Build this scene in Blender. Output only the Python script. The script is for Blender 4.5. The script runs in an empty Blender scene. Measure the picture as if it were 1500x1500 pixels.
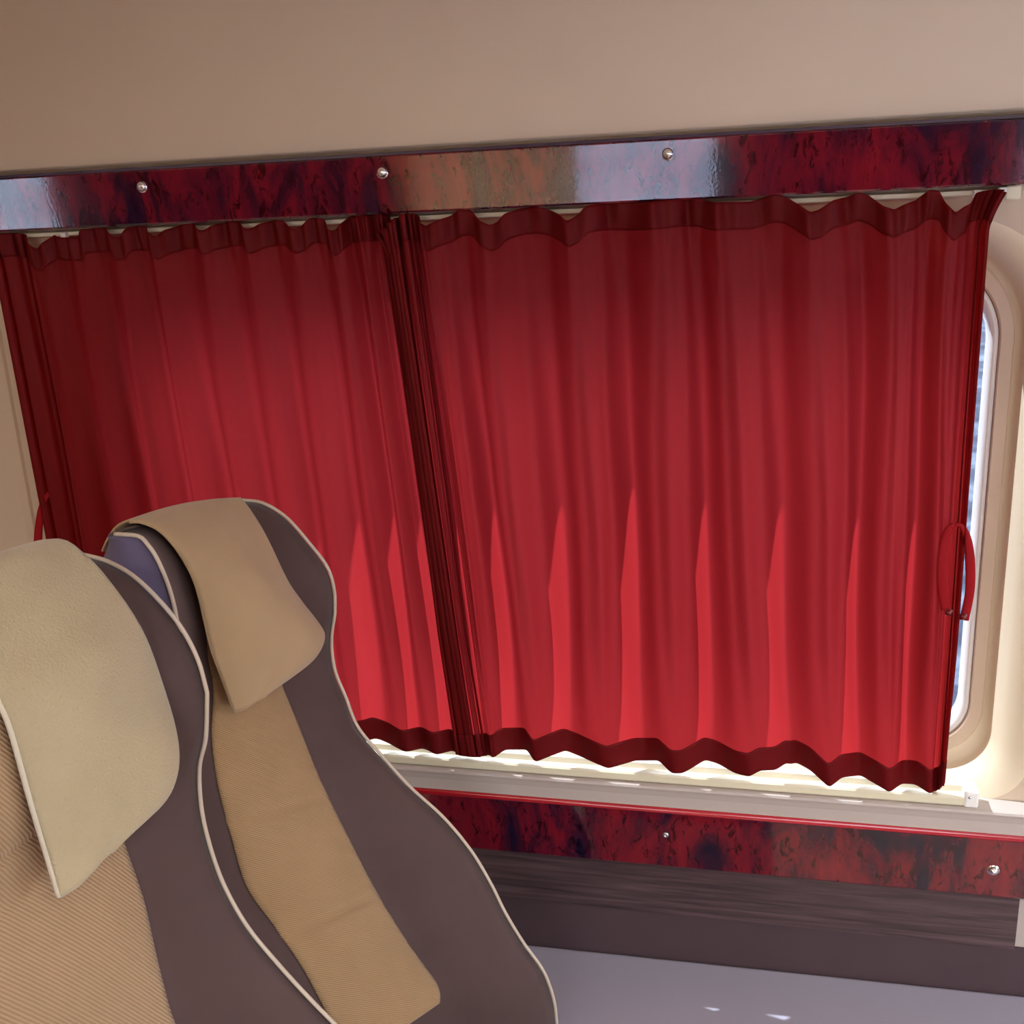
import bpy, bmesh, math, random
import numpy as np
from mathutils import Vector, noise
random.seed(4)
SC = bpy.context.scene
COL = SC.collection

# ------------------------------------------------------------------ camera geometry
hv = np.array([-6778, -131, 1520.]); vv = np.array([240, 5220, 1520.])
XA = -hv / np.linalg.norm(hv); DA = vv / np.linalg.norm(vv)
DA -= XA * XA.dot(DA); DA /= np.linalg.norm(DA); NA = np.cross(XA, DA)
FW = np.array([XA[2], NA[2], -DA[2]])
CAM = -1.9 * FW + np.array([0, 0, 1.2])
def P(px, py, Y):
    """point of the place seen at a photo pixel, at depth Y (wall trim face is Y = 0)"""
    r = np.array([(px - 750) / 1520, (py - 750) / 1520, 1]); w = np.array([XA @ r, NA @ r, -DA @ r])
    return CAM + (Y - CAM[1]) / w[1] * w

# ------------------------------------------------------------------ helpers
def lin(c):
    c = c / 255
    return c / 12.92 if c <= .04045 else ((c + .055) / 1.055) ** 2.4
def rgb(r, g, b): return (lin(r), lin(g), lin(b), 1)

def mesh(name, verts, faces, mat, parent=None, smooth=True, mats=None, fm=None):
    me = bpy.data.meshes.new(name)
    me.from_pydata([tuple(map(float, v)) for v in verts], [], faces)
    for m in (mats or [mat]): me.materials.append(m)
    if fm:
        for p, i in zip(me.polygons, fm): p.material_index = i
    if smooth: me.polygons.foreach_set('use_smooth', [True] * len(me.polygons))
    me.update()
    o = bpy.data.objects.new(name, me); COL.objects.link(o)
    if parent: o.parent = parent
    return o
def frombm(name, bm, mat, parent=None, smooth=False, loc=None):
    me = bpy.data.meshes.new(name); bmesh.ops.recalc_face_normals(bm, faces=bm.faces); bm.to_mesh(me); bm.free()
    me.materials.append(mat)
    if smooth: me.polygons.foreach_set('use_smooth', [True] * len(me.polygons))
    o = bpy.data.objects.new(name, me); COL.objects.link(o)
    if parent: o.parent = parent
    if loc: o.location = loc
    return o
def empty(name, loc=(0, 0, 0)):
    o = bpy.data.objects.new(name, None); COL.objects.link(o); o.location = loc; o.empty_display_size = .05
    return o
def tag(o, label, cat, group=None):
    o['label'] = label; o['category'] = cat
    if group: o['group'] = group
    return o
def struct(o):
    o['kind'] = 'structure'; return o
def keep(parent, *kids):
    """children built in world coordinates are moved into the parent's frame"""
    for k in kids:
        for v in k.data.vertices: v.co = v.co - parent.location
def bx(bm, x0, x1, y0, y1, z0, z1, bev=0, seg=2):
    r = bmesh.ops.create_cube(bm, size=1)
    vs = r['verts']
    for v in vs:
        v.co = Vector((x0 + (v.co.x + .5) * (x1 - x0), y0 + (v.co.y + .5) * (y1 - y0), z0 + (v.co.z + .5) * (z1 - z0)))
    if bev:
        es = list({e for v in vs for e in v.link_edges})
        bmesh.ops.bevel(bm, geom=es, offset=bev, segments=seg, affect='EDGES', profile=.5)
def prism(profile, x0, x1, name, mat, parent=None, smooth=False, nx=1):
    """profile: list of (y, z), extruded along X"""
    n = len(profile); V = []; F = []
    for i in range(nx + 1):
        x = x0 + (x1 - x0) * i / nx
        V += [(x, y, z) for y, z in profile]
    for i in range(nx):
        for j in range(n):
            k = (j + 1) % n
            F.append((i * n + j, i * n + k, (i + 1) * n + k, (i + 1) * n + j))
    F.append(tuple(range(n))); F.append(tuple(range(nx * n + n - 1, nx * n - 1, -1)))
    o = mesh(name, V, F, mat, parent, smooth)
    bm = bmesh.new(); bm.from_mesh(o.data); bmesh.ops.recalc_face_normals(bm, faces=bm.faces); bm.to_mesh(o.data); bm.free()
    return o
def spline(pts, n):
    """Catmull-Rom through pts, resampled evenly by length to n points"""
    p = np.array(pts, float); out = []
    q = np.vstack([2 * p[0] - p[1], p, 2 * p[-1] - p[-2]])
    for i in range(1, len(q) - 2):
        for t in np.linspace(0, 1, 12, endpoint=False):
            a, b, c, d = q[i - 1], q[i], q[i + 1], q[i + 2]
            out.append(.5 * (2 * b + (c - a) * t + (2 * a - 5 * b + 4 * c - d) * t * t + (3 * b - a - 3 * c + d) * t ** 3))
    out.append(p[-1]); out = np.array(out)
    s = np.r_[0, np.cumsum(np.linalg.norm(np.diff(out, axis=0), axis=1))]
    u = np.linspace(0, s[-1], n)
    return np.stack([np.interp(u, s, out[:, k]) for k in range(out.shape[1])], 1)
def tube(name, pts, r, mat, parent=None, n=10, closed=False, rs=None):
    pts = [Vector(p) for p in pts]; V = []; F = []; m = len(pts); up = None
    for i, p in enumerate(pts):
        t = (pts[min(i + 1, m - 1)] - pts[max(i - 1, 0)]).normalized()
        if up is None:
            up = Vector((0, 1, 0)) if abs(t.y) < .9 else Vector((1, 0, 0))
        a = (up - t * up.dot(t)).normalized(); up = a; b = t.cross(a)
        rr = rs[i] if rs else r
        for k in range(n):
            th = 2 * math.pi * k / n
            V.append(p + a * math.cos(th) * rr + b * math.sin(th) * rr)
    for i in range(m - 1):
        for k in range(n):
            l = (k + 1) % n
            F.append((i * n + k, i * n + l, (i + 1) * n + l, (i + 1) * n + k))
    F.append(tuple(range(n - 1, -1, -1))); F.append(tuple(range((m - 1) * n, m * n)))
    return mesh(name, V, F, mat, parent)
def sheet(name, G, th, mat, parent=None, side=1):
    """grid of points (rows, cols, 3) thickened along its normals into a closed slab"""
    G = np.array(G); R, Cn = G.shape[:2]
    du = np.gradient(G, axis=1); dv = np.gradient(G, axis=0)
    nn = np.cross(du, dv); nn /= np.maximum(np.linalg.norm(nn, axis=2, keepdims=True), 1e-9)
    B = G + nn * th * side
    V = list(G.reshape(-1, 3)) + list(B.reshape(-1, 3)); N = R * Cn; F = []
    for i in range(R - 1):
        for j in range(Cn - 1):
            a = i * Cn + j; q = (a, a + 1, a + Cn + 1, a + Cn)
            F.append(q); F.append(tuple(N + k for k in reversed(q)))
    def rim(seq):
        for a, b in zip(seq[:-1], seq[1:]): F.append((b, a, N + a, N + b))
    rim([j for j in range(Cn)]); rim([i * Cn + Cn - 1 for i in range(R)])
    rim([(R - 1) * Cn + j for j in range(Cn - 1, -1, -1)]); rim([i * Cn for i in range(R - 1, -1, -1)])
    return mesh(name, V, F, mat, parent)

# ------------------------------------------------------------------ materials
def newmat(name):
    m = bpy.data.materials.new(name); m.use_nodes = True
    nt = m.node_tree; b = nt.nodes['Principled BSDF']
    return m, nt, b
def nd(nt, t, **kw):
    n = nt.nodes.new(t)
    for k, v in kw.items():
        if k in n.inputs: n.inputs[k].default_value = v
        else: setattr(n, k, v)
    return n
def mapped(nt, scale=(1, 1, 1), rot=(0, 0, 0), coord='Object'):
    tc = nd(nt, 'ShaderNodeTexCoord'); mp = nd(nt, 'ShaderNodeMapping')
    mp.inputs['Scale'].default_value = scale; mp.inputs['Rotation'].default_value = rot
    nt.links.new(tc.outputs[coord], mp.inputs[0]); return mp.outputs[0]
def ramp(nt, src, stops):
    r = nd(nt, 'ShaderNodeValToRGB'); e = r.color_ramp.elements
    while len(e) < len(stops): e.new(.5)
    for el, (p, c) in zip(e, stops): el.position = p; el.color = c
    nt.links.new(src, r.inputs[0]); return r.outputs[0]
def bump(nt, b, src, strength, dist=.001):
    n = nd(nt, 'ShaderNodeBump'); n.inputs['Strength'].default_value = strength; n.inputs['Distance'].default_value = dist
    nt.links.new(src, n.inputs['Height']); nt.links.new(n.outputs[0], b.inputs['Normal'])
def plastic(name, c, rough=.5, nscale=400, bs=.15, var=.06, spec=.5):
    m, nt, b = newmat(name)
    v = mapped(nt); n1 = nd(nt, 'ShaderNodeTexNoise', Scale=3.0, Detail=3.0); nt.links.new(v, n1.inputs['Vector'])
    lo = tuple(x * (1 - var) for x in c[:3]) + (1,); hi = tuple(min(1, x * (1 + var)) for x in c[:3]) + (1,)
    nt.links.new(ramp(nt, n1.outputs['Fac'], [(.3, lo), (.7, hi)]), b.inputs['Base Color'])
    b.inputs['Roughness'].default_value = rough; b.inputs['Specular IOR Level'].default_value = spec
    n2 = nd(nt, 'ShaderNodeTexNoise', Scale=float(nscale), Detail=2.0); nt.links.new(v, n2.inputs['Vector'])
    bump(nt, b, n2.outputs['Fac'], bs, .0006)
    return m
def burl():
    m, nt, b = newmat('red burl laminate')
    v = mapped(nt, (9, 9, 3.2)); w = nd(nt, 'ShaderNodeTexNoise', Scale=1.0, Detail=8.0, Roughness=.62, Distortion=1.4)
    nt.links.new(v, w.inputs['Vector'])
    v2 = mapped(nt, (60, 60, 26)); w2 = nd(nt, 'ShaderNodeTexNoise', Scale=1.0, Detail=6.0, Roughness=.7, Distortion=.8)
    nt.links.new(v2, w2.inputs['Vector'])
    big = ramp(nt, w.outputs['Fac'], [(.38, rgb(24, 18, 42)), (.48, rgb(78, 18, 36)), (.56, rgb(108, 20, 36)), (.72, rgb(132, 26, 38))])
    spots = ramp(nt, w2.outputs['Fac'], [(.38, (0, 0, 0, 1)), (.47, (1, 1, 1, 1))])
    mx = nd(nt, 'ShaderNodeMix', data_type='RGBA', blend_type='MULTIPLY')
    mx.inputs[0].default_value = .75
    nt.links.new(big, mx.inputs[6]); nt.links.new(spots, mx.inputs[7]); nt.links.new(mx.outputs[2], b.inputs['Base Color'])
    b.inputs['Roughness'].default_value = .13; b.inputs['Specular IOR Level'].default_value = .3
    b.inputs['Coat Weight'].default_value = 1; b.inputs['Coat Roughness'].default_value = .04; b.inputs['Coat IOR'].default_value = 1.6
    v3 = mapped(nt); n3 = nd(nt, 'ShaderNodeTexNoise', Scale=210.0, Detail=2.0); nt.links.new(v3, n3.inputs['Vector'])
    n = nd(nt, 'ShaderNodeBump'); n.inputs['Strength'].default_value = .07; n.inputs['Distance'].default_value = .0006
    nt.links.new(n3.outputs['Fac'], n.inputs['Height'])
    nt.links.new(n.outputs[0], b.inputs['Normal']); nt.links.new(n.outputs[0], b.inputs['Coat Normal'])
    return m
def fabric(name, c, ns=260, bs=.5, var=.12, rough=.95, sheen=.3, rib=None):
    m, nt, b = newmat(name)
    v = mapped(nt); n1 = nd(nt, 'ShaderNodeTexNoise', Scale=9.0, Detail=4.0); nt.links.new(v, n1.inputs['Vector'])
    lo = tuple(x * (1 - var) for x in c[:3]) + (1,); hi = tuple(min(1, x * (1 + var)) for x in c[:3]) + (1,)
    colr = ramp(nt, n1.outputs['Fac'], [(.3, lo), (.7, hi)])
    n2 = nd(nt, 'ShaderNodeTexNoise', Scale=float(ns), Detail=3.0); nt.links.new(v, n2.inputs['Vector'])
    h = n2.outputs['Fac']
    if rib:
        vr = mapped(nt, (1, 1, 1), rib[1]); wv = nd(nt, 'ShaderNodeTexWave', Scale=float(rib[0]), Distortion=.25); wv.bands_direction = 'Z'
        nt.links.new(vr, wv.inputs['Vector'])
        mxc = nd(nt, 'ShaderNodeMix', data_type='RGBA', blend_type='MULTIPLY'); mxc.inputs[0].default_value = .55
        nt.links.new(colr, mxc.inputs[6]); nt.links.new(ramp(nt, wv.outputs['Fac'], [(.1, (.55, .5, .45, 1)), (.75, (1, 1, 1, 1))]), mxc.inputs[7])
        colr = mxc.outputs[2]
        ad = nd(nt, 'ShaderNodeMath', operation='ADD'); nt.links.new(h, ad.inputs[0]); nt.links.new(wv.outputs['Fac'], ad.inputs[1]); h = ad.outputs[0]
    nt.links.new(colr, b.inputs['Base Color'])
    b.inputs['Roughness'].default_value = rough; b.inputs['Sheen Weight'].default_value = sheen; b.inputs['Specular IOR Level'].default_value = .2
    bump(nt, b, h, bs, .0015)
    return m
def curtain_mat(name, cd, ct, mixf=.5):
    m, nt, b = newmat(name); nt.nodes.remove(b); out = nt.nodes['Material Output']
    d = nd(nt, 'ShaderNodeBsdfDiffuse', Color=cd); t = nd(nt, 'ShaderNodeBsdfTranslucent', Color=ct)
    g = nd(nt, 'ShaderNodeBsdfGlossy', Color=(1, .6, .6, 1), Roughness=.5)
    v = mapped(nt, (900, 900, 120)); n = nd(nt, 'ShaderNodeTexNoise', Scale=1.0, Detail=2.0); nt.links.new(v, n.inputs['Vector'])
    bp = nd(nt, 'ShaderNodeBump'); bp.inputs['Strength'].default_value = .12; bp.inputs['Distance'].default_value = .0004
    nt.links.new(n.outputs['Fac'], bp.inputs['Height'])
    for s in (d, g): nt.links.new(bp.outputs[0], s.inputs['Normal'])
    m1 = nd(nt, 'ShaderNodeMixShader', Fac=mixf); nt.links.new(d.outputs[0], m1.inputs[1]); nt.links.new(t.outputs[0], m1.inputs[2])
    m2 = nd(nt, 'ShaderNodeMixShader', Fac=.012); nt.links.new(m1.outputs[0], m2.inputs[1]); nt.links.new(g.outputs[0], m2.inputs[2])
    nt.links.new(m2.outputs[0], out.inputs[0])
    return m
def glass_mat(name, tint):
    m, nt, b = newmat(name); nt.nodes.remove(b); out = nt.nodes['Material Output']
    t = nd(nt, 'ShaderNodeBsdfTransparent', Color=tint); g = nd(nt, 'ShaderNodeBsdfGlossy', Roughness=.02)
    f = nd(nt, 'ShaderNodeLayerWeight', Blend=.5); pw = nd(nt, 'ShaderNodeMath', operation='POWER'); pw.inputs[1].default_value = 5
    ml = nd(nt, 'ShaderNodeMath', operation='MULTIPLY_ADD'); ml.inputs[1].default_value = .6; ml.inputs[2].default_value = .03
    mx = nd(nt, 'ShaderNodeMixShader'); nt.links.new(f.outputs['Facing'], pw.inputs[0]); nt.links.new(pw.outputs[0], ml.inputs[0])
    nt.links.new(ml.outputs[0], mx.inputs[0]); nt.links.new(t.outputs[0], mx.inputs[1]); nt.links.new(g.outputs[0], mx.inputs[2])
    nt.links.new(mx.outputs[0], out.inputs[0]); return m
def wood():
    m, nt, b = newmat('dark wenge wood grain')
    v = mapped(nt, (2.2, 8, 60)); n1 = nd(nt, 'ShaderNodeTexNoise', Scale=1.6, Detail=8.0, Roughness=.65, Distortion=.4); nt.links.new(v, n1.inputs['Vector'])
    nt.links.new(ramp(nt, n1.outputs['Fac'], [(.3, rgb(44, 32, 36)), (.5, rgb(76, 58, 60)), (.68, rgb(98, 78, 80))]), b.inputs['Base Color'])
    b.inputs['Roughness'].default_value = .42
    bump(nt, b, n1.outputs['Fac'], .3, .0008); return m
def metal(name, c, rough):
    m, nt, b = newmat(name); b.inputs['Base Color'].default_value = c; b.inputs['Metallic'].default_value = 1; b.inputs['Roughness'].default_value = rough
    n = nd(nt, 'ShaderNodeTexNoise', Scale=300.0); bump(nt, b, n.outputs['Fac'], .03, .0005); return m

M_wall = plastic('beige wall laminate', rgb(205, 184, 160), .55, 500, .1, .03)
M_ceil = plastic('beige ceiling laminate', rgb(210, 190, 164), .6, 500, .08, .03)
M_recess = plastic('cream moulded window surround', rgb(228, 212, 184), .5, 350, .12, .03)
M_ring = plastic('beige window frame plastic', rgb(212, 190, 166), .45, 300, .05, .03)
M_seal = plastic('white rubber seal', rgb(240, 238, 234), .4, 300, .05, .02)
M_sill = plastic('greige sill panel', rgb(188, 176, 168), .45, 400, .12, .04)
M_rail = plastic('cream rail plastic', rgb(226, 218, 190), .35, 300, .04, .03)
M_burl = burl(); M_wood = wood()
M_bead = plastic('glossy red bead', rgb(165, 22, 34), .15, 200, .05, .15, .7)
M_edge = plastic('dark plum edge strip', rgb(58, 36, 58), .3, 200, .05, .1)
M_kick = plastic('dark brown kick panel', rgb(74, 56, 60), .6, 600, .3, .08)
M_ledge = plastic('pale lilac grey laminate', rgb(172, 168, 182), .5, 500, .15, .03)
M_floor = plastic('light grey beige vinyl', rgb(186, 172, 156), .4, 60, .1, .1)
M_chrome = metal('chrome', (.85, .86, .9, 1), .12)
M_steel = metal('dull steel', (.6, .62, .65, 1), .35)
M_curt = curtain_mat('red curtain cloth', rgb(122, 24, 28), rgb(206, 51, 54), .5)
M_head = curtain_mat('red curtain heading cloth', rgb(116, 22, 26), rgb(206, 51, 54), .5)
M_hem = curtain_mat('red curtain hem cloth', rgb(118, 22, 26), rgb(160, 34, 38), .35)
M_strap = curtain_mat('red strap cloth', rgb(160, 26, 34), rgb(100, 10, 16), .1)
M_btn = plastic('dark red button', rgb(110, 8, 14), .25, 200, .05, .1, .7)
M_pale = curtain_mat('pale curtain cloth', rgb(225, 205, 178), rgb(250, 228, 196), .8)
M_glass = glass_mat('tinted glass', (.27, .295, .33, 1)); M_clear = glass_mat('clear glass', (.9, .92, .95, 1))
M_dark = fabric('taupe brown upholstery', rgb(87, 68, 66), 500, .25, .06, .75, .15)
M_side_skylit = fabric('skylit blue shell cloth', rgb(106, 98, 128), 500, .2, .05, .7, .1)  # blue skylight on the seat's side face is put into this colour
M_pipe = plastic('cream piping', rgb(206, 190, 172), .45, 300, .1, .04)
M_mesh1 = fabric('beige ribbed seat mesh', rgb(192, 160, 124), 500, .6, .05, .95, .2, (72, (1.0, .0, .0)))
M_mesh2 = fabric('tan ribbed seat cloth', rgb(186, 152, 112), 700, .5, .05, .95, .2, (110, (.76, .0, .0)))
M_towel = fabric('pale beige terry cloth', rgb(190, 174, 140), 300, 1.0, .07, 1, .5)
M_cover = fabric('tan felt cloth', rgb(184, 156, 120), 600, .35, .05, 1, .35)
M_bind = fabric('off white binding', rgb(228, 218, 196), 500, .7, .04, 1, .4)

# ------------------------------------------------------------------ window wall
def rrect(x0, x1, z0, z1, rt, rb, Y, n=14):
    """rounded rectangle outline at depth Y, rt/rb radii of the top/bottom corners"""
    out = []
    for cx, cz, r, a0 in ((x1 - rt, z1 - rt, rt, 0), (x0 + rt, z1 - rt, rt, 90), (x0 + rb, z0 + rb, rb, 180), (x1 - rb, z0 + rb, rb, 270)):
        for i in range(n):
            a = math.radians(a0 + 90 * i / (n - 1)); out.append((cx + r * math.cos(a), Y, cz + r * math.sin(a)))
    return out
def rings(name, L, mat, parent=None, smooth=True, mats=None, fmi=None):
    n = len(L[0]); V = [p for l in L for p in l]; F = []; fm = []
    for i in range(len(L) - 1):
        for j in range(n):
            k = (j + 1) % n; F.append((i * n + j, i * n + k, (i + 1) * n + k, (i + 1) * n + j)); fm.append(fmi[i] if fmi else 0)
    return mesh(name, V, F, mat, parent, smooth, mats, fm)
WY = .05
def square_like(x0, x1, z0, z1, Y, ref):
    """outer rectangle with one vertex per vertex of ref, so the two outlines can be bridged"""
    n = len(ref) // 4; out = []
    for ci, (cx, cz) in enumerate(((x1, z1), (x0, z1), (x0, z0), (x1, z0))):
        for i in range(n):
            rx, _, rz = ref[ci * n + i]
            t = i / (n - 1)
            if ci == 0: p = (cx, rz if t < .5 else cz) if t < .5 else (rx, cz)
            elif ci == 1: p = (rx, cz) if t < .5 else (cx, rz)
            elif ci == 2: p = (cx, rz) if t < .5 else (rx, cz)
            else: p = (rx, cz) if t < .5 else (cx, rz)
            if i == n // 2: p = (cx, cz)
            out.append((p[0], Y, p[1]))
    return out
XL, XR = -3.0, 3.0
OUT = rrect(-.90, .925, .648, 1.692, .20, .085, WY)
wl = [square_like(XL, XR, .60, 1.86, WY, OUT), OUT,
      rrect(-.892, .915, .651, 1.689, .20, .085, WY + .002),
      rrect(-.878, .900, .657, 1.682, .19, .085, WY + .007),
      rrect(-.866, .886, .664, 1.675, .18, .085, WY + .015),
      rrect(-.858, .877, .670, 1.670, .175, .085, WY + .027),
      rrect(-.852, .871, .675, 1.665, .17, .085, WY + .042),
      rrect(-.846, .866, .680, 1.660, .17, .085, WY + .060),
      rrect(-.842, .864, .683, 1.656, .17, .085, WY + .069),
      rrect(-.800, .842, .705, 1.640, .16, .085, WY + .071)]
wall = struct(rings('wall_back', wl, M_wall, mats=[M_wall, M_recess], fmi=[0] + [1] * 8))
def skew(o):          # the reveal leans a little: its top stands nearer the middle of the window
    for v in o.data.vertices:
        if .64 < v.co.z < 1.7 and v.co.x > .6 and v.co.x < .93: v.co.x -= .004 * (v.co.z - 1.0)
win = struct(empty('window_1', (0, .1, 1.2)))
fr = rings('window_frame', [rrect(-.80, .855, .702, 1.648, .16, .095, .140), rrect(-.80, .855, .702, 1.648, .16, .095, .117),
                            rrect(-.797, .852, .705, 1.645, .16, .095, .114), rrect(-.778, .833, .722, 1.626, .14, .085, .113),
                            rrect(-.776, .831, .724, 1.624, .14, .085, .116), rrect(-.776, .831, .724, 1.624, .14, .085, .145)], M_ring, win, False)
se = rings('window_seal', [rrect(-.776, .831, .724, 1.624, .14, .085, .130), rrect(-.775, .830, .725, 1.623, .14, .085, .119),
                           rrect(-.768, .823, .732, 1.616, .135, .08, .117), rrect(-.762, .817, .738, 1.610, .13, .078, .126), rrect(-.761, .816, .739, 1.609, .13, .078, .150)], M_seal, win)
R0 = rrect(-.778, .833, .722, 1.626, .14, .085, .143)
pane = mesh('pane', R0 + [(a, .147, c) for a, b, c in R0], [tuple(range(len(R0))), tuple(range(2 * len(R0) - 1, len(R0) - 1, -1))], M_glass, win, False)
for o in (wall, fr, se, pane): skew(o)
keep(win, fr, se, pane)

# sill panel, trims and lower wall
sill = struct(prism([(WY, .652), (.03, .6545), (.008, .6548), (.002, .653), (.000, .649), (.003, .642), (.006, .63), (.006, .612), (.005, .60), (.06, .60), (.06, .652)], XL, XR, 'trim_4', M_sill))
def dome(name, x, y, z, r, mat, parent, slot=True):
    prof = [(0, 1.5), (.22, 1.5), (.3, 1.38), (.62, 1.2), (.88, .85), (1, .45), (1.02, .15), (1.22, .12), (1.28, 0)]
    if not slot: prof = [(0, .35), (.25, .35), (.3, .55), (.55, .65), (.9, .45), (1, 0)]
    n = 20; V = []; F = []
    for a, h in prof:
        for k in range(n):
            t = 2 * math.pi * k / n; V.append((x + a * r * math.cos(t), y - h * r * .7, z + a * r * math.sin(t)))
    for i in range(len(prof) - 1):
        for k in range(n):
            l = (k + 1) % n; F.append((i * n + k, i * n + l, (i + 1) * n + l, (i + 1) * n + k))
    return mesh(name, V, F, mat, parent)
t1 = struct(empty('trim_1', (0, 0, 1.734)))
tp = prism([(.008, 1.734), (.0062, 1.737), (-.0008, 1.826), (.002, 1.832), (.03, 1.835), (.03, 1.734)], XL, XR, 'trim_board', M_burl, t1)
bl = prism([(.0035, 1.8345), (-.001, 1.8335), (-.001, 1.829), (.004, 1.828)], XL, XR, 'edge_strip', M_edge, t1)
ks = [dome('screw', *P(px, py, .002), .0088, M_chrome, t1) for px, py in ((208, 273), (560, 252), (978, 225))]
keep(t1, tp, bl, *ks)
t2 = struct(empty('trim_2', (0, 0, .478)))
tp = prism([(.002, .478), (0, .481), (0, .597), (.004, .600), (.03, .600), (.03, .478)], XL, 1.5, 'trim_board', M_burl, t2)
bd = tube('bead', [(XL, .006, .601), (1.5, .006, .601)], .0065, M_bead, t2, 14)
k1 = dome('screw', *P(1455, 1275, .0), .0085, M_chrome, t2); k2 = dome('rivet', *P(975, 1223, .0), .0058, M_steel, t2, False)
keep(t2, tp, bd, k1, k2)
bm = bmesh.new(); bx(bm, XL, float(P(1491, 1345, .012)[0]), .012, .03, .36, .478); struct(frombm('baseboard_back', bm, M_wood))
bm = bmesh.new(); bx(bm, XL, XR, .018, .05, -.2, .36); bx(bm, float(P(1491, 1345, .012)[0]) , XR, .022, .05, .36, .60)
kp = struct(frombm('wall_lower_back', bm, M_kick)); kp.data.materials.append(M_sill)
for p in kp.data.polygons:
    if p.center.z > .36 and p.center.x > .9: p.material_index = 1
# ledge running along the foot of the wall
bm = bmesh.new(); bx(bm, XL, XR, -.205, .018, -.2, .2, .008)
for v in bm.verts:
    if v.co.z > .1: v.co.z += .017 + .02 * (v.co.x) * (1 if v.co.x > 0 else 0) 
struct(frombm('trim_5', bm, M_ledge))
# pillar cover seen left of the curtain
pl = struct(prism([(WY, 0), (WY - .005, .004), (WY - .007, .02), (WY - .007, .4), (WY, .4)], 0, 1, 'trim_3', M_wall))
for v in pl.data.vertices:
    x, y, z = v.co; v.co = Vector((-1.045 - z, y, .648 + x * 1.085))

# coved upper panel and ceiling
prof = [(.03, 1.84), (.012, 1.842)]
for i in range(17):
    a = math.radians(90 * i / 16); prof.append((.01 - .55 * (1 - math.cos(a)), 1.845 + .36 * math.sin(a)))
inner = prof[:]
outer = [(y + .03, z + .03) for y, z in reversed(prof)]; outer[-1] = (.12, 1.80); outer.append((.03, 1.80))
struct(prism(inner + outer, XL, XR, 'wall_upper_back', M_ceil, None, True))
bm = bmesh.new(); bx(bm, XL, XR, -2.4, -.53, 2.203, 2.24); struct(frombm('ceiling', bm, M_ceil))
bm = bmesh.new(); bx(bm, XL, XR, -2.4, .05, -.24, -.2); struct(frombm('floor', bm, M_floor))
# far side of the coach (behind the camera) with its windows; it gives the light and the reflections
def holed_wall(name, y0, y1, holes, z0, z1, mat):
    bm = bmesh.new(); x = XL; zb, zt = .72, 1.68
    bx(bm, XL, XR, y0, y1, z0, zb); bx(bm, XL, XR, y0, y1, zt, z1)
    for a, b in holes: bx(bm, x, a, y0, y1, zb, zt); x = b
    bx(bm, x, XR, y0, y1, zb, zt)
    return struct(frombm(name, bm, mat))
HO = [(-2.96, -2.5), (-.93, .32), (1.3, 2.7)]
holed_wall('wall_front', -2.42, -2.36, HO, -.2, 2.24, M_wall)
for i, (a, b) in enumerate(HO):
    w = struct(empty('window_%d' % (i + 2), ((a + b) / 2, -2.38, 1.2)))
    bm = bmesh.new()
    for q in ((a, a + .04, .72, 1.68), (b - .04, b, .72, 1.68), (a, b, .72, .76), (a, b, 1.64, 1.68)): bx(bm, q[0], q[1], -2.37, -2.345, q[2], q[3])
    f = frombm('window_frame', bm, M_ring, w)
    bm = bmesh.new(); bx(bm, a, b, -2.395, -2.39, .72, 1.68); g = frombm('pane', bm, M_clear, w); keep(w, f, g)
bm = bmesh.new(); bx(bm, XL - .05, XL, -2.42, .05, -.2, 2.24); struct(frombm('wall_left', bm, M_wall))
bm = bmesh.new(); bx(bm, XR, XR + .05, -2.42, .05, -.2, .75); bx(bm, XR, XR + .05, -2.42, .05, 1.95, 2.24)
bx(bm, XR, XR + .05, -2.42, -2.2, .75, 1.95); bx(bm, XR, XR + .05, -.2, .05, .75, 1.95); struct(frombm('wall_right', bm, M_wall))
w = struct(empty('window_5', (XR, -1.2, 1.35))); bm = bmesh.new(); bx(bm, XR + .02, XR + .026, -2.2, -.2, .75, 1.95); g = frombm('pane', bm, M_clear, w); keep(w, g)
# pale curtain half drawn over the middle far-side window
G = [[(-.95 + .72 * u / 120, -2.30 + .02 * math.sin(u * .55), 1.72 - 1.02 * v / 8) for u in range(121)] for v in range(9)]
tag(sheet('pale_curtain', G, .001, M_pale), 'pale beige curtain drawn over half of the window across the aisle', 'curtain')

for x0, x1, lb in ((-2.46, -.98, 'red pleated curtain added across the aisle for dark reflections, towards the rear'), (.36, 1.36, 'red pleated curtain added across the aisle for dark reflections, between two windows')):  # unseen red sheets, added so the glossy trim reflects dark red
    n_ = int((x1 - x0) * 110)
    G = [[(x0 + (x1 - x0) * u / n_, -2.315 + .016 * math.sin(u * .62) + .006 * math.sin(u * .23), 1.74 - 1.04 * v / 8) for u in range(n_ + 1)] for v in range(9)]
    tag(sheet('curtain', G, .001, M_curt), lb, 'curtain')

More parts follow.
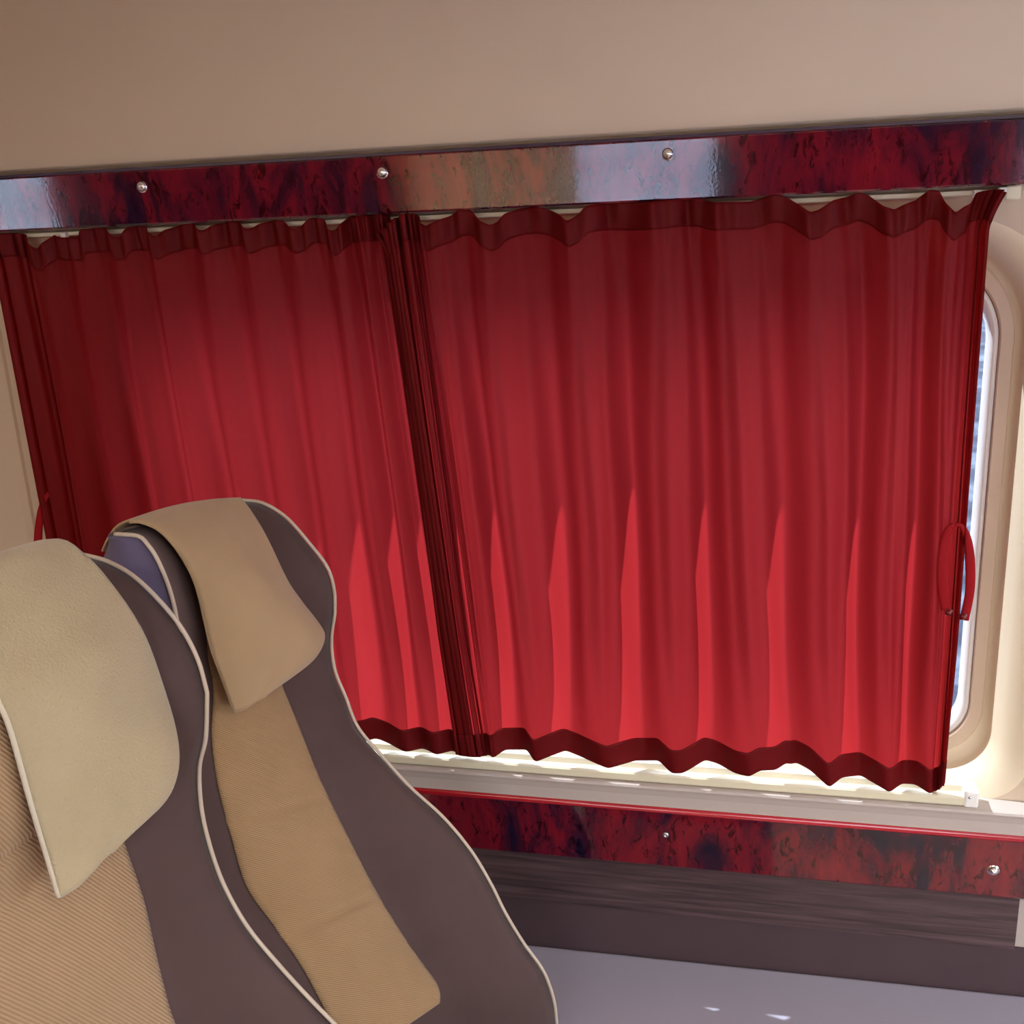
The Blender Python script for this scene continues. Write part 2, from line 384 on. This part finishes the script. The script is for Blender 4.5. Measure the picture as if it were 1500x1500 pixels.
# ------------------------------------------------------------------ curtain rails
def rail_thing(name, label, parts):
    r = empty(name, parts['loc']); tag(r, label, 'curtain rail', 'curtain rails above and below the window'); return r
r1 = empty('curtain_rail', (0, .035, 1.722)); tag(r1, 'thin cream curtain rail under the upper burl trim, carrying the curtain tops', 'curtain rail')
a = prism([(.030, 1.7215), (.030, 1.7275), (.034, 1.729), (.048, 1.729), (.048, 1.720), (.034, 1.720)], -1.3, .80, 'track', M_rail, r1)
bm = bmesh.new(); bx(bm, .80, .822, .024, .05, 1.712, 1.7335, .003); b = frombm('end_cap', bm, M_rail, r1)
gl = []
for px, py in ((95, 343), (1431, 281), (1468, 277)):
    p = P(px, py, .028); bm = bmesh.new(); bx(bm, p[0] - .006, p[0] + .006, .020, .032, p[2] - .008, p[2] + .003, .002)
    bx(bm, p[0] - .0025, p[0] + .0025, .022, .028, p[2] - .016, p[2] - .006, .001); gl.append(frombm('glider', bm, M_seal, r1))
keep(r1, a, b, *gl)
r2 = empty('curtain_rail', (0, .035, .655)); tag(r2, 'cream curtain rail with raised back lip below the curtain hems', 'curtain rail')
a = prism([(.012, .656), (.010, .659), (.010, .671), (.013, .674), (.030, .674), (.034, .684), (.041, .686), (.050, .684), (.050, .656)], -1.3, .815, 'track', M_rail, r2)
bm = bmesh.new(); bx(bm, .813, .838, .008, .0495, .6545, .688, .004); b = frombm('end_cap', bm, M_seal, r2)
kd = dome('screw', float(P(1418, 1152, .03)[0]), .009, .676, .003, M_steel, r2)
keep(r2, a, b, kd)

# ------------------------------------------------------------------ curtains
def interp(x, pts):
    p = np.array(pts, float); return np.interp(x, p[:, 0], p[:, 1])
R_TOP = [(550, 345), (556, 342), (570, 331), (587, 315), (593, 312), (613, 315), (623, 332), (637, 325), (657, 317), (670, 308), (687, 306), (703, 322), (717, 330), (730, 325), (740, 313), (763, 305), (783, 302), (803, 307), (820, 314), (833, 324), (847, 315), (860, 301), (883, 297), (930, 297), (1000, 291), (1020, 291), (1043, 296), (1100, 295), (1133, 285), (1150, 287), (1167, 298), (1187, 311), (1200, 307), (1220, 293), (1243, 288), (1257, 281), (1273, 286), (1293, 302), (1310, 307), (1327, 298), (1343, 293), (1360, 278), (1377, 279), (1383, 297), (1400, 312), (1413, 302), (1423, 298), (1430, 283), (1447, 278), (1463, 277), (1476, 285)]
R_BOT = [(660, 1100), (672, 1106), (690, 1108), (702, 1108), (713, 1104), (724, 1110), (738, 1097), (771, 1097), (784, 1116), (826, 1098), (867, 1115), (892, 1125), (929, 1113), (964, 1113), (984, 1132), (1000, 1132), (1017, 1122), (1032, 1112), (1050, 1117), (1077, 1132), (1098, 1137), (1113, 1128), (1137, 1127), (1153, 1116), (1158, 1119), (1167, 1116), (1187, 1127), (1215, 1153), (1233, 1138), (1263, 1135), (1287, 1150), (1303, 1160), (1323, 1147), (1343, 1148), (1362, 1162), (1377, 1158), (1384, 1142)]
L_TOP = [(-12, 345), (0, 342), (20, 341), (33, 342), (43, 355), (52, 366), (67, 353), (77, 343), (87, 348), (117, 347), (121, 336), (142, 334), (160, 333), (168, 348), (180, 345), (188, 332), (213, 331), (227, 347), (240, 338), (260, 330), (287, 326), (298, 339), (310, 331), (333, 324), (353, 324), (363, 337), (383, 327), (397, 323), (413, 322), (432, 336), (447, 327), (453, 319), (473, 319), (487, 340), (500, 328), (507, 317), (563, 313), (580, 325)]
L_BOT = [(128, 1052), (300, 1066), (440, 1078), (520, 1088), (540, 1084), (548, 1080), (573, 1091), (595, 1101), (614, 1095), (626, 1098), (641, 1105), (661, 1098), (672, 1106), (702, 1108)]
def curtain(name, label, TOP, BOT, knots, yc, nu, tight, seed, flare, NV=110, amp=.029, h2=.75):
    """knots: (top x, bottom x) of the folds that come forward; tight: u-ranges where cloth is bunched"""
    K = len(knots) - 1; kt = [k[0] for k in knots]; kb = [k[1] for k in knots]
    def soft(L, w=3.0):
        xs = np.arange(L[0][0], L[-1][0] + .5, 1.0); ys = interp(xs, L); m = int(3 * w)
        kr = np.exp(-(np.arange(-m, m + 1) / w) ** 2 / 2); kr /= kr.sum()
        return list(zip(xs, np.convolve(np.pad(ys, m, mode='edge'), kr, 'valid')))
    TOP = soft(TOP, 2.6); BOT = soft(BOT, 3.2); TS = soft(TOP, 60); BS = soft(BOT, 60)
    rows = []; rnd = random.Random(seed); ph = [rnd.uniform(-.9, .9) for _ in range(K + 2)]; am = [rnd.uniform(.8, 1.2) for _ in range(K + 2)]
    vs = np.r_[np.linspace(0, .08, 16), np.linspace(.08, .93, NV - 30)[1:], np.linspace(.93, 1, 16)[1:]]
    G = np.zeros((len(vs), nu, 3))
    for j in range(nu):
        k = K * j / (nu - 1); xt = np.interp(k, range(K + 1), kt); xb = np.interp(k, range(K + 1), kb)
        # ease the width so that the lines through the cloth bend near top and bottom
        yt = interp(xt, TOP); yb = interp(xb, BOT); yts = interp(xt, TS); ybs = interp(xb, BS); kk = int(min(k, K - 1)); f = k - kk
        tg = sum(math.exp(-((k - c) / w) ** 2) for c, w in tight)
        A = amp * (am[kk] * (1 - f) + am[kk + 1] * f); pz = ph[kk] * (1 - f) + ph[kk + 1] * f
        for i, v in enumerate(vs):
            wob = .12 * noise.noise(Vector((k * .9, v * 2.2, seed)))
            q = 2 * math.pi * (k + wob)
            mid = math.sin(math.pi * min(1, v * 1.02)) ** .6
            low = .35 + .65 * v ** .6
            y = yc - A * math.cos(q) * low + A * h2 * math.sin(2 * q + pz + 1.2 * v) * mid * (.35 + .65 * v)
            y += (.0012 if h2 > .5 else .0003) * math.sin(5 * q + 3 * pz + 2 * noise.noise(Vector((k * 1.5, v * 1.7, seed + 3)))) * (1 - .65 * v)
            y += .008 * noise.noise(Vector((k * 2.3, v * 1.6, seed + 9)))
            gather = math.exp(-(v / .05) ** 2)
            y += (.005 * math.sin(3 * q + pz)) * gather
            dx = 0
            if tg > .02:
                t = min(1, tg); qq = 2 * math.pi * (k * 4 + .3 * math.sin(9 * k))
                y = y * (1 - t) + t * (yc - .006 + .016 * math.cos(qq + pz + .5 * v)); dx = t * .005 * math.sin(qq * 2 + 1)
            if v > .75: y = y * (1 - (v - .75) / .25 * .5) + (v - .75) / .25 * .5 * .026
            # straight line between neck and hem, flared above the neck
            nk = .055
            x0, y0 = xt, yt
            tx = P(xt, yts, yc)[0]; ty = P(x0, y0, y)[2]; bxx = P(xb, ybs, yc)[0]; bz = P(xb, yb, y)[2]
            fx = flare(k / K)
            X_ = (tx + fx) * (1 - v) + bxx * v
            if v < nk: X_ -= fx * (1 - v / nk) ** 1.5
            Z_ = tz = ty * (1 - v) + bz * v
            G[i, j] = (X_ + dx, y, Z_)
    root = empty(name, (float(G[0, nu // 2, 0]), yc, float(G[-1, :, 2].min())))
    tag(root, label, 'curtain')
    # cloth between heading and hem, single layer; heading and hem are folded double
    def sub(nm, a, b, mat, off=0):
        H = G[a:b].copy(); H[:, :, 1] += off
        R_, C_ = H.shape[:2]; F = [(i * C_ + j, i * C_ + j + 1, (i + 1) * C_ + j + 1, (i + 1) * C_ + j) for i in range(R_ - 1) for j in range(C_ - 1)]
        o = mesh(nm, H.reshape(-1, 3), F, mat, root); keep(root, o); return o
    hi = next(i for i, v in enumerate(vs) if v > .042); lo = next(i for i, v in enumerate(vs) if v > .955)
    sub('cloth', 0, len(vs), M_curt)
    def band(nm, a, b, mt=None):
        H = G[a:b].copy(); H[:, :, 1] -= .0025
        F_ = H.copy(); B = sheet(nm, F_, .0008, mt or M_hem, root, 1); keep(root, B); return B
    band('heading', 0, hi + 1, M_head); band('hem', lo - 1, len(vs))
    return root, G
kR = [(553, 668), (587, 700), (623, 724), (717, 784), (833, 892), (960, 988), (1060, 1098), (1187, 1215), (1310, 1303), (1400, 1362), (1476, 1384)]
cr, GR = curtain('curtain', 'wide red pleated curtain on the right, its hem lit by the sun', R_TOP, R_BOT, kR, .004, 620, [(.7, .8), (10.1, .4)], 11,
                 lambda u: -.022 * max(0, (u - .9) / .1) + .02 * max(0, 1 - u / .05))
kL = [(-12, 128), (52, 190), (110, 250), (168, 300), (227, 355), (298, 415), (363, 470), (432, 530), (487, 595), (530, 638), (568, 684)]
cl, GL = curtain('curtain', 'red pleated curtain on the left, partly behind the seat tops', L_TOP, L_BOT, kL, .012, 620, [(-.1, .7), (10, .35)], 23,
                 lambda u: .008 * max(0, 1 - u / .06), amp=.020, h2=.22)
# tie straps
def strap(pts, Y, wid, parent, nm='tieback'):
    c = spline([P(x, y, Y) for x, y in pts], 40); V = []
    t = np.gradient(c, axis=0); t /= np.linalg.norm(t, axis=1, keepdims=True); n = np.cross(t, np.array([0, 1., 0]))
    w = np.interp(np.linspace(0, 1, 40), np.linspace(0, 1, len(wid)), wid)[:, None] * .5
    G = np.stack([c - n * w, c - n * w * .4 + [0, -.0012, 0], c + n * w * .4 + [0, -.0012, 0], c + n * w], 1)
    o = sheet(nm, G, .0014, M_strap, parent, -1); keep(parent, o); return o
s1 = strap([(1398, 768), (1388, 778), (1382, 810), (1381, 850), (1385, 893)], -.014, [.008, .016, .021, .022, .020, .014], cr)
s2 = strap([(1398, 768), (1410, 772), (1418, 795), (1421, 830), (1420, 868), (1412, 908)], -.014, [.006, .012, .015, .015, .014, .0145], cr)
s3 = strap([(73, 722), (64, 735), (58, 765), (56, 800), (57, 850)], .0, [.008, .015, .018, .019, .019], cl)
for px, py, s in ((1390, 897, s1), (1411, 903, s2)):
    p = P(px, py, -.017); d = dome('button', p[0], p[1], p[2], .0052, M_btn, s); keep(cr, d)

# ------------------------------------------------------------------ seats
def lerp(a, b, t): return a * (1 - t) + b * t
def curve(pts, n, key):
    """pts 3D; key = index of the widest point of the head; resample head and back separately so that curves correspond"""
    a = spline(pts[:key + 1], n // 4 + 1); b = spline(pts[key:], n - n // 4)
    return np.vstack([a, b[1:]])
NS = 150
def seat(label, Fp, Cp, Lp, Np, keys, pmat, thick, grooves, panel_end, rear_drop, cushion, smat, seg=None):
    """curves down the backrest, near side to far side: Np piping, Lp panel edge, Cp panel edge, Fp piping"""
    F_, C_, L_, N_ = [curve(p, NS, k) for p, k in zip((Fp, Cp, Lp, Np), keys)]
    root = empty('passenger_seat', cushion['base']); tag(root, label, 'seat', 'coach seats beside the window')
    kids = []
    n = len(F_); V = []; ringN = []
    for i in range(n):
        s = i / (n - 1); f, c, l, nr = F_[i], C_[i], L_[i], N_[i]
        th = thick * min(1, .12 + (s / .14) ** .8) 
        j0, j1 = max(i - 2, 0), min(i + 2, n - 1); tg = C_[j1] - C_[j0] + F_[j1] - F_[j0]; tg[1] = 0; tg /= np.linalg.norm(tg) + 1e-9
        back = np.array([tg[2], 0, -tg[0]]); back = back if back[0] < 0 else -back
        hw = max(0, 1 - s / .3); back = back * (1 - hw) + np.array([-1, 0, -.1]) * hw; back /= np.linalg.norm(back)
        dep = abs(np.dot((f - c), [back[0], 0, back[2]])); th = th + dep * min(1, s / .2)
        # outward swell of the bolsters
        def bol(a, b, t, h): 
            p = lerp(a, b, t); h = h * (1 if s > .42 else -1.1 if s < .32 else -1.1 + 2.1 * (s - .32) / .1); p = p + np.array([.8, 0, .35]) * h * math.sin(math.pi * t) ; return p
        ring = [f + back * th + [0, -.02, 0], f + back * th * .5 + [0, .004, 0], f]
        ring += [bol(f, c, t, .014) for t in (.15, .3, .5, .7, .85)] + [c]
        ring += [lerp(c, l, t) + np.array([-.004, 0, 0]) for t in (.25, .5, .75)] + [l]
        ring += [bol(l, nr, t, .012) for t in (.15, .3, .5, .7, .85)] + [nr]
        ring += [nr + back * th * .5 + [0, -.004, 0], nr + back * th + [0, .02, 0]]
        m = lerp(f, nr, .5) + back * (th + .02)
        ring += [lerp(ring[-1], m, .5) - [.004, 0, 0], m, lerp(m, ring[0], .5) - [.004, 0, 0]]
        ringN.append(ring)
    k = len(ringN[0]); V = [p for r in ringN for p in r]; Fc = []; fm = []
    for i in range(n - 1):
        for j in range(k):
            q = (j + 1) % k; Fc.append((i * k + j, i * k + q, (i + 1) * k + q, (i + 1) * k + j)); fm.append(1 if j in (18, 19) else 0)
    cen = len(V); V.append(np.mean(ringN[0], axis=0) + [0, 0, .004])
    for j in range(k): Fc.append((j, cen, (j + 1) % k)); fm.append(0)
    Fc.append(tuple((n - 1) * k + j for j in range(k))); fm.append(0)
    o = mesh('backrest', V, Fc, None, root, True, [M_dark, smat], fm); kids.append(o)
    # centre panel
    i1 = int(panel_end * (n - 1)); G = []; MC = 26
    for i in range(0, i1 + 1):
        s = i / (n - 1); row = []
        g = sum(math.exp(-((C_[i][2] - gs) / .006) ** 2) for gs in grooves) * .009
        e = max(0, (s - (panel_end - .05)) / .05); inset = .12 * e ** 3 if e > 0 else 0
        for j in range(MC):
            t = inset + (1 - 2 * inset) * j / (MC - 1); p = lerp(L_[i], C_[i], t)
            h = .004 + .012 * math.sin(math.pi * t) ** .6 * min(1, max(.1, (s - .2) / .15)) - g * math.sin(math.pi * t) ** .3
            row.append(p + np.array([.85, 0, .4]) * h)
        G.append(row)
    pn = sheet('centre_panel', np.array(G), .006, pmat, root, 1 if True else -1); kids.append(pn)
    for cv, lab in ((F_, 0), (N_, 1)):
        d = np.array([.003, .001 if lab == 0 else -.001, .002])
        kids.append(tube('piping', cv + d, .0030, M_pipe, root, 10))
    # cushion, base
    c = cushion; bm = bmesh.new(); bx(bm, c['x0'], c['x1'], c['y0'], c['y1'], c['z0'], c['z1'], .035, 4); kids.append(frombm('seat_cushion', bm, M_dark, root, True))
    bm = bmesh.new(); bx(bm, c['x0'] + .06, c['x1'] - .08, c['y0'] + .06, c['y1'] - .06, -.2, c['z0'] + .01, .01); kids.append(frombm('base', bm, M_dark, root))
    keep(root, *kids)
    return root, F_, C_, L_, N_
def sink(pts, k):      # the head pad lies a little behind the cover that hangs over it
    return [p - np.array([.024 * min(1, max(0, (k + 1.5 - i) / 2)), 0, .012 * min(1, max(0, (k - i) / 2))]) for i, p in enumerate(pts)]
# window-side seat
YF, YC, YL, YN = -.24, -.335, -.555, -.61
S2 = [(350, 734), (383, 739), (417, 760), (450, 797), (477, 833), (487, 867), (488, 900), (483, 940), (488, 983), (504, 1023), (522, 1067), (559, 1111), (599, 1155), (647, 1199), (687, 1247), (716, 1295), (738, 1339), (764, 1382), (793, 1423), (808, 1463), (813, 1500), (815, 1540)]
C2 = [(346, 734), (375, 765), (402, 810), (422, 860), (430, 915), (425, 965), (424, 1000), (439, 1061), (462, 1131), (481, 1173), (509, 1229), (551, 1310), (593, 1378), (639, 1443), (660, 1480), (672, 1540)]
L2 = [(213, 762), (245, 790), (268, 830), (282, 880), (290, 930), (292, 985), (296, 1040), (303, 1084), (317, 1149), (336, 1224), (359, 1299), (401, 1359), (439, 1415), (467, 1467), (500, 1530), (560, 1640)]
N2 = [(166, 784), (200, 787), (214, 799), (228, 820), (243, 855), (252, 885), (258, 915)]
f2 = [P(x, y, YF) for x, y in S2]
n2 = [P(x, y, YN) for x, y in N2]
tail = [(p[0] - .075 - .17 * min(1, i / 8), YN, p[2] - .02 * i / 14) for i, p in enumerate(f2[7:])]
n2 = n2 + [np.array([n2[-1][0] + .000, YN, 1.13])] + [np.array(p) for p in tail]
seat2, F2, Cc2, Ll2, Nn2 = seat('coach seat next to the window, tan centre panel, taupe sides and cream piping', f2,
    sink([P(x, y, YC) for x, y in C2], 6), [q + np.array([0, .065 * max(0, min(1, (7.5 - i) / 1.5)), 0]) for i, q in enumerate(sink([P(x, y, YL) for x, y in L2], 6))], n2, (6, 4, 4, 6), M_mesh2, .10, [P(476, 1165, YC)[2], P(551, 1310, YC)[2]], .90, 0,
    dict(base=(-.05, -.43, -.2), x0=.02, x1=.50, y0=-.62, y1=-.235, z0=.08, z1=.20), M_side_skylit)
# aisle-side seat
ZF, ZC, ZL, ZN = -.67, -.755, -1.02, -1.10
S1 = [(110, 814), (127, 817), (157, 826), (193, 847), (230, 882), (263, 923), (287, 970), (300, 1017), (298, 1083), (289, 1126), (292, 1187), (306, 1247), (327, 1303), (359, 1359), (397, 1406), (443, 1457), (485, 1500)]
C1 = [(60, 800), (95, 825), (135, 870), (165, 935), (185, 1010), (192, 1080), (186, 1150), (187, 1195), (190, 1217), (196, 1266), (210, 1327), (229, 1411), (254, 1500)]
f1 = [P(x, y, ZF) for x, y in S1]; c1 = sink([P(x, y, ZC) for x, y in C1], 8)
for d in ((.03, -.035), (.07, -.08), (.13, -.16), (.17, -.24), (.19, -.31)): f1.append(np.array([f1[16][0] + d[0], ZF, f1[16][2] + d[1]]))
ce = c1[-1]
for d in ((.03, -.07), (.07, -.15), (.12, -.23), (.15, -.30)): c1.append(np.array([ce[0] + d[0], ZC, ce[2] + d[1]]))
l1 = [np.array([p[0] - .035, ZL, p[2] - .0]) for p in c1]
n1 = [np.array([p[0] - .07, ZN, p[2]]) for p in f1]
seat1, F1, Cc1, Ll1, Nn1 = seat('aisle coach seat at the left edge, ribbed beige centre panel and taupe side', f1, c1, l1, n1, (7, 4, 4, 7), M_mesh1, .10, [P(187, 1140, ZC)[2]], .9, 0,
    dict(base=(-.05, -.86, -.2), x0=.0, x1=.50, y0=-1.06, y1=-.66, z0=.08, z1=.24), M_side_skylit)

# ------------------------------------------------------------------ headrest covers
def cover(label, left, right, YLs, YRs, mat, th, bulge, wrap, bind=None, nrow=60, ncol=40):
    """left/right edges from the crown down to the two bottom corners (photo points at their depths)"""
    Lc = spline([P(x, y, Y) for (x, y), Y in zip(left, YLs)], nrow); Rc = spline([P(x, y, Y) for (x, y), Y in zip(right, YRs)], nrow)
    G = []
    # part lying over the crown to the rear
    for w in range(6, 0, -1):
        t = w / 6
        G.append([lerp(Lc[0], Rc[0], j / (ncol - 1)) + np.array([-wrap * t, 0, -wrap * .9 * t * t]) + np.array([0, 0, bulge[0] * math.sin(math.pi * j / (ncol - 1))]) for j in range(ncol)])
    for i in range(nrow):
        s = i / (nrow - 1); row = []
        for j in range(ncol):
            t = j / (ncol - 1); b = math.sin(math.pi * t)
            p = lerp(Lc[i], Rc[i], t)
            d = lerp(np.array([0, 0, bulge[0]]), np.array([bulge[1] * (.6 + .4 * math.sin(math.pi * s)), 0, bulge[1] * .2]), min(1, s * 3.0))
            p = p + d * b + np.array([.004, 0, 0]) * noise.noise(Vector((t * 3, s * 3, 5)))
            row.append(p)
        G.append(row)
    G = np.array(G)
    root = empty('headrest_cover', tuple(float(v) for v in G[6:].reshape(-1, 3).mean(0))); tag(root, label, 'headrest cover')
    o = sheet('cloth', G, th, mat, root, -1); kids = [o]
    if bind:
        kids.append(tube('edge_binding', G[6:, 0] + np.array([0, -.0005, 0]), bind, M_bind, root, 8))
        kids.append(tube('edge_binding', G[-1], bind * .7, M_bind if False else mat, root, 8))
    else:
        for e in (G[6:, 0], G[-1], G[6:, -1]): kids.append(tube('edge_binding', e, .0022, mat, root, 8))
    keep(root, *kids)
    return root
# the outline of each cover: left edge down to its pointed corner, right edge round its soft corner
cover('smooth tan headrest cover on the window-side seat, pointed corner hanging free',
      [(190, 765), (205, 765), (230, 775), (253, 797), (273, 827), (287, 860), (300, 913), (310, 953), (327, 1000), (343, 1043)],
      [(352, 731), (366, 750), (385, 783), (417, 847), (440, 880), (467, 915), (474, 935), (460, 963), (427, 990), (385, 1018)],
      [-.55, -.548, -.545, -.54, -.535, -.535, -.53, -.525, -.52, -.52], [-.33, -.33, -.33, -.325, -.315, -.30, -.30, -.335, -.395, -.462],
      M_cover, .003, (.008, .022), .05)
cover('fluffy pale beige headrest cover on the aisle seat, white edge and pointed corner',
      [(-70, 850), (-65, 900), (-40, 960), (-12, 1000), (0, 1028), (14, 1061), (37, 1140), (61, 1224), (84, 1299), (89, 1312)],
      [(67, 796), (90, 795), (110, 806), (150, 847), (207, 930), (240, 1020), (257, 1095), (252, 1145), (228, 1182), (175, 1222)],
      [-.90, -.905, -.91, -.915, -.92, -.92, -.92, -.92, -.92, -.92], [-.745, -.74, -.735, -.73, -.72, -.705, -.725, -.75, -.785, -.837],
      M_towel, .005, (.004, .022), .05, .0042)

# ------------------------------------------------------------------ outside
def outside():
    m, nt, b = newmat('blue grey paving')
    v = mapped(nt, (.35, 1.6, 1), (0, 0, .5)); n1 = nd(nt, 'ShaderNodeTexNoise', Scale=1.3, Detail=6.0, Roughness=.6); nt.links.new(v, n1.inputs['Vector'])
    nt.links.new(ramp(nt, n1.outputs['Fac'], [(.36, rgb(26, 32, 52)), (.5, rgb(52, 60, 80)), (.62, rgb(104, 112, 128))]), b.inputs['Base Color'])
    b.inputs['Roughness'].default_value = .8
    bm = bmesh.new(); bx(bm, -40, 40, -40, 60, -1.0, -.95)
    struct(frombm('ground', bm, m))
outside()
wd = bpy.data.worlds.new('sky'); SC.world = wd; wd.use_nodes = True; nt = wd.node_tree
bg = nt.nodes['Background']; sk = nd(nt, 'ShaderNodeTexSky'); sk.sky_type = 'NISHITA'; sk.sun_disc = False; sk.sun_elevation = math.radians(55)
sk.air_density = 1.0; sk.dust_density = 5
hs = nd(nt, 'ShaderNodeHueSaturation', Saturation=.2); nt.links.new(sk.outputs[0], hs.inputs['Color']); nt.links.new(hs.outputs[0], bg.inputs[0]); bg.inputs[1].default_value = 3.0
def light(name, kind, loc, energy, **kw):
    l = bpy.data.lights.new(name, kind); l.energy = energy; o = bpy.data.objects.new(name, l); COL.objects.link(o); o.location = loc
    for k, v in kw.items(): setattr(l, k, v)
    return o
sun = light('sun', 'SUN', (-3, 3, 6), 135.0, angle=math.radians(.6), color=(1, .93, .82))
sun.rotation_euler = Vector((2.7, -1, -3.7)).to_track_quat('-Z', 'Y').to_euler()
for (a, b) in HO:
    p = light('daylight portal', 'AREA', ((a + b) / 2, -2.44, 1.2), 1, shape='RECTANGLE', size=b - a, size_y=.96); p.data.cycles.is_portal = True
    p.rotation_euler = Vector((0, 1, 0)).to_track_quat('-Z', 'Z').to_euler()
p = light('daylight portal', 'AREA', (XR + .08, -1.2, 1.35), 1, shape='RECTANGLE', size=2, size_y=1.2); p.data.cycles.is_portal = True
p.rotation_euler = Vector((-1, 0, 0)).to_track_quat('-Z', 'Z').to_euler()
p = light('daylight portal', 'AREA', (0.02, .15, 1.17), 1, shape='RECTANGLE', size=1.6, size_y=.9); p.data.cycles.is_portal = True
p.rotation_euler = Vector((0, -1, 0)).to_track_quat('-Z', 'Z').to_euler()

# invented lamps under the ceiling behind the camera, added to brighten the interior
for i, x in enumerate((-1.3, 1.1)):
    lp = empty('fill_lamp', (x, -1.9, 2.2)); tag(lp, 'long fill lamp added under the ceiling, towards the %s of the coach' % ('rear', 'front')[i], 'lamp')
    bm = bmesh.new(); bx(bm, x - .55, x + .55, -1.98, -1.82, 2.185, 2.203, .005); hsg = frombm('housing', bm, M_seal, lp)
    em, nt_, b_ = newmat('fill diffuser'); b_.inputs['Emission Color'].default_value = (1, .84, .66, 1); b_.inputs['Emission Strength'].default_value = 2
    bm = bmesh.new(); bx(bm, x - .53, x + .53, -1.96, -1.84, 2.179, 2.186); df = frombm('diffuser', bm, em, lp); keep(lp, hsg, df)
    light('fill light', 'AREA', (x, -1.9, 2.17), 17, shape='RECTANGLE', size=1.05, size_y=.12, color=(1, .93, .84))

# ------------------------------------------------------------------ camera and view
cd = bpy.data.cameras.new('camera'); cam = bpy.data.objects.new('camera', cd); COL.objects.link(cam); SC.camera = cam
cd.sensor_width = 36; cd.lens = 36 * 1520 / 1500; cd.clip_start = .05
from mathutils import Matrix
def w3(v): return Vector((v[0], v[1], v[2]))
right = Vector((XA[0], NA[0], -DA[0])); down = Vector((XA[1], NA[1], -DA[1])); fwd = Vector(FW)
m = Matrix((right, -down, -fwd)).transposed().to_4x4(); m.translation = Vector(CAM); cam.matrix_world = m
vs_ = SC.view_settings; vs_.view_transform = 'Standard'; vs_.look = 'None'; vs_.gamma = 1; vs_.exposure = -.3; vs_.use_curve_mapping = False
SC.cycles.max_bounces = 8; SC.cycles.transparent_max_bounces = 12; SC.cycles.diffuse_bounces = 5
SC.cycles.use_denoising = True
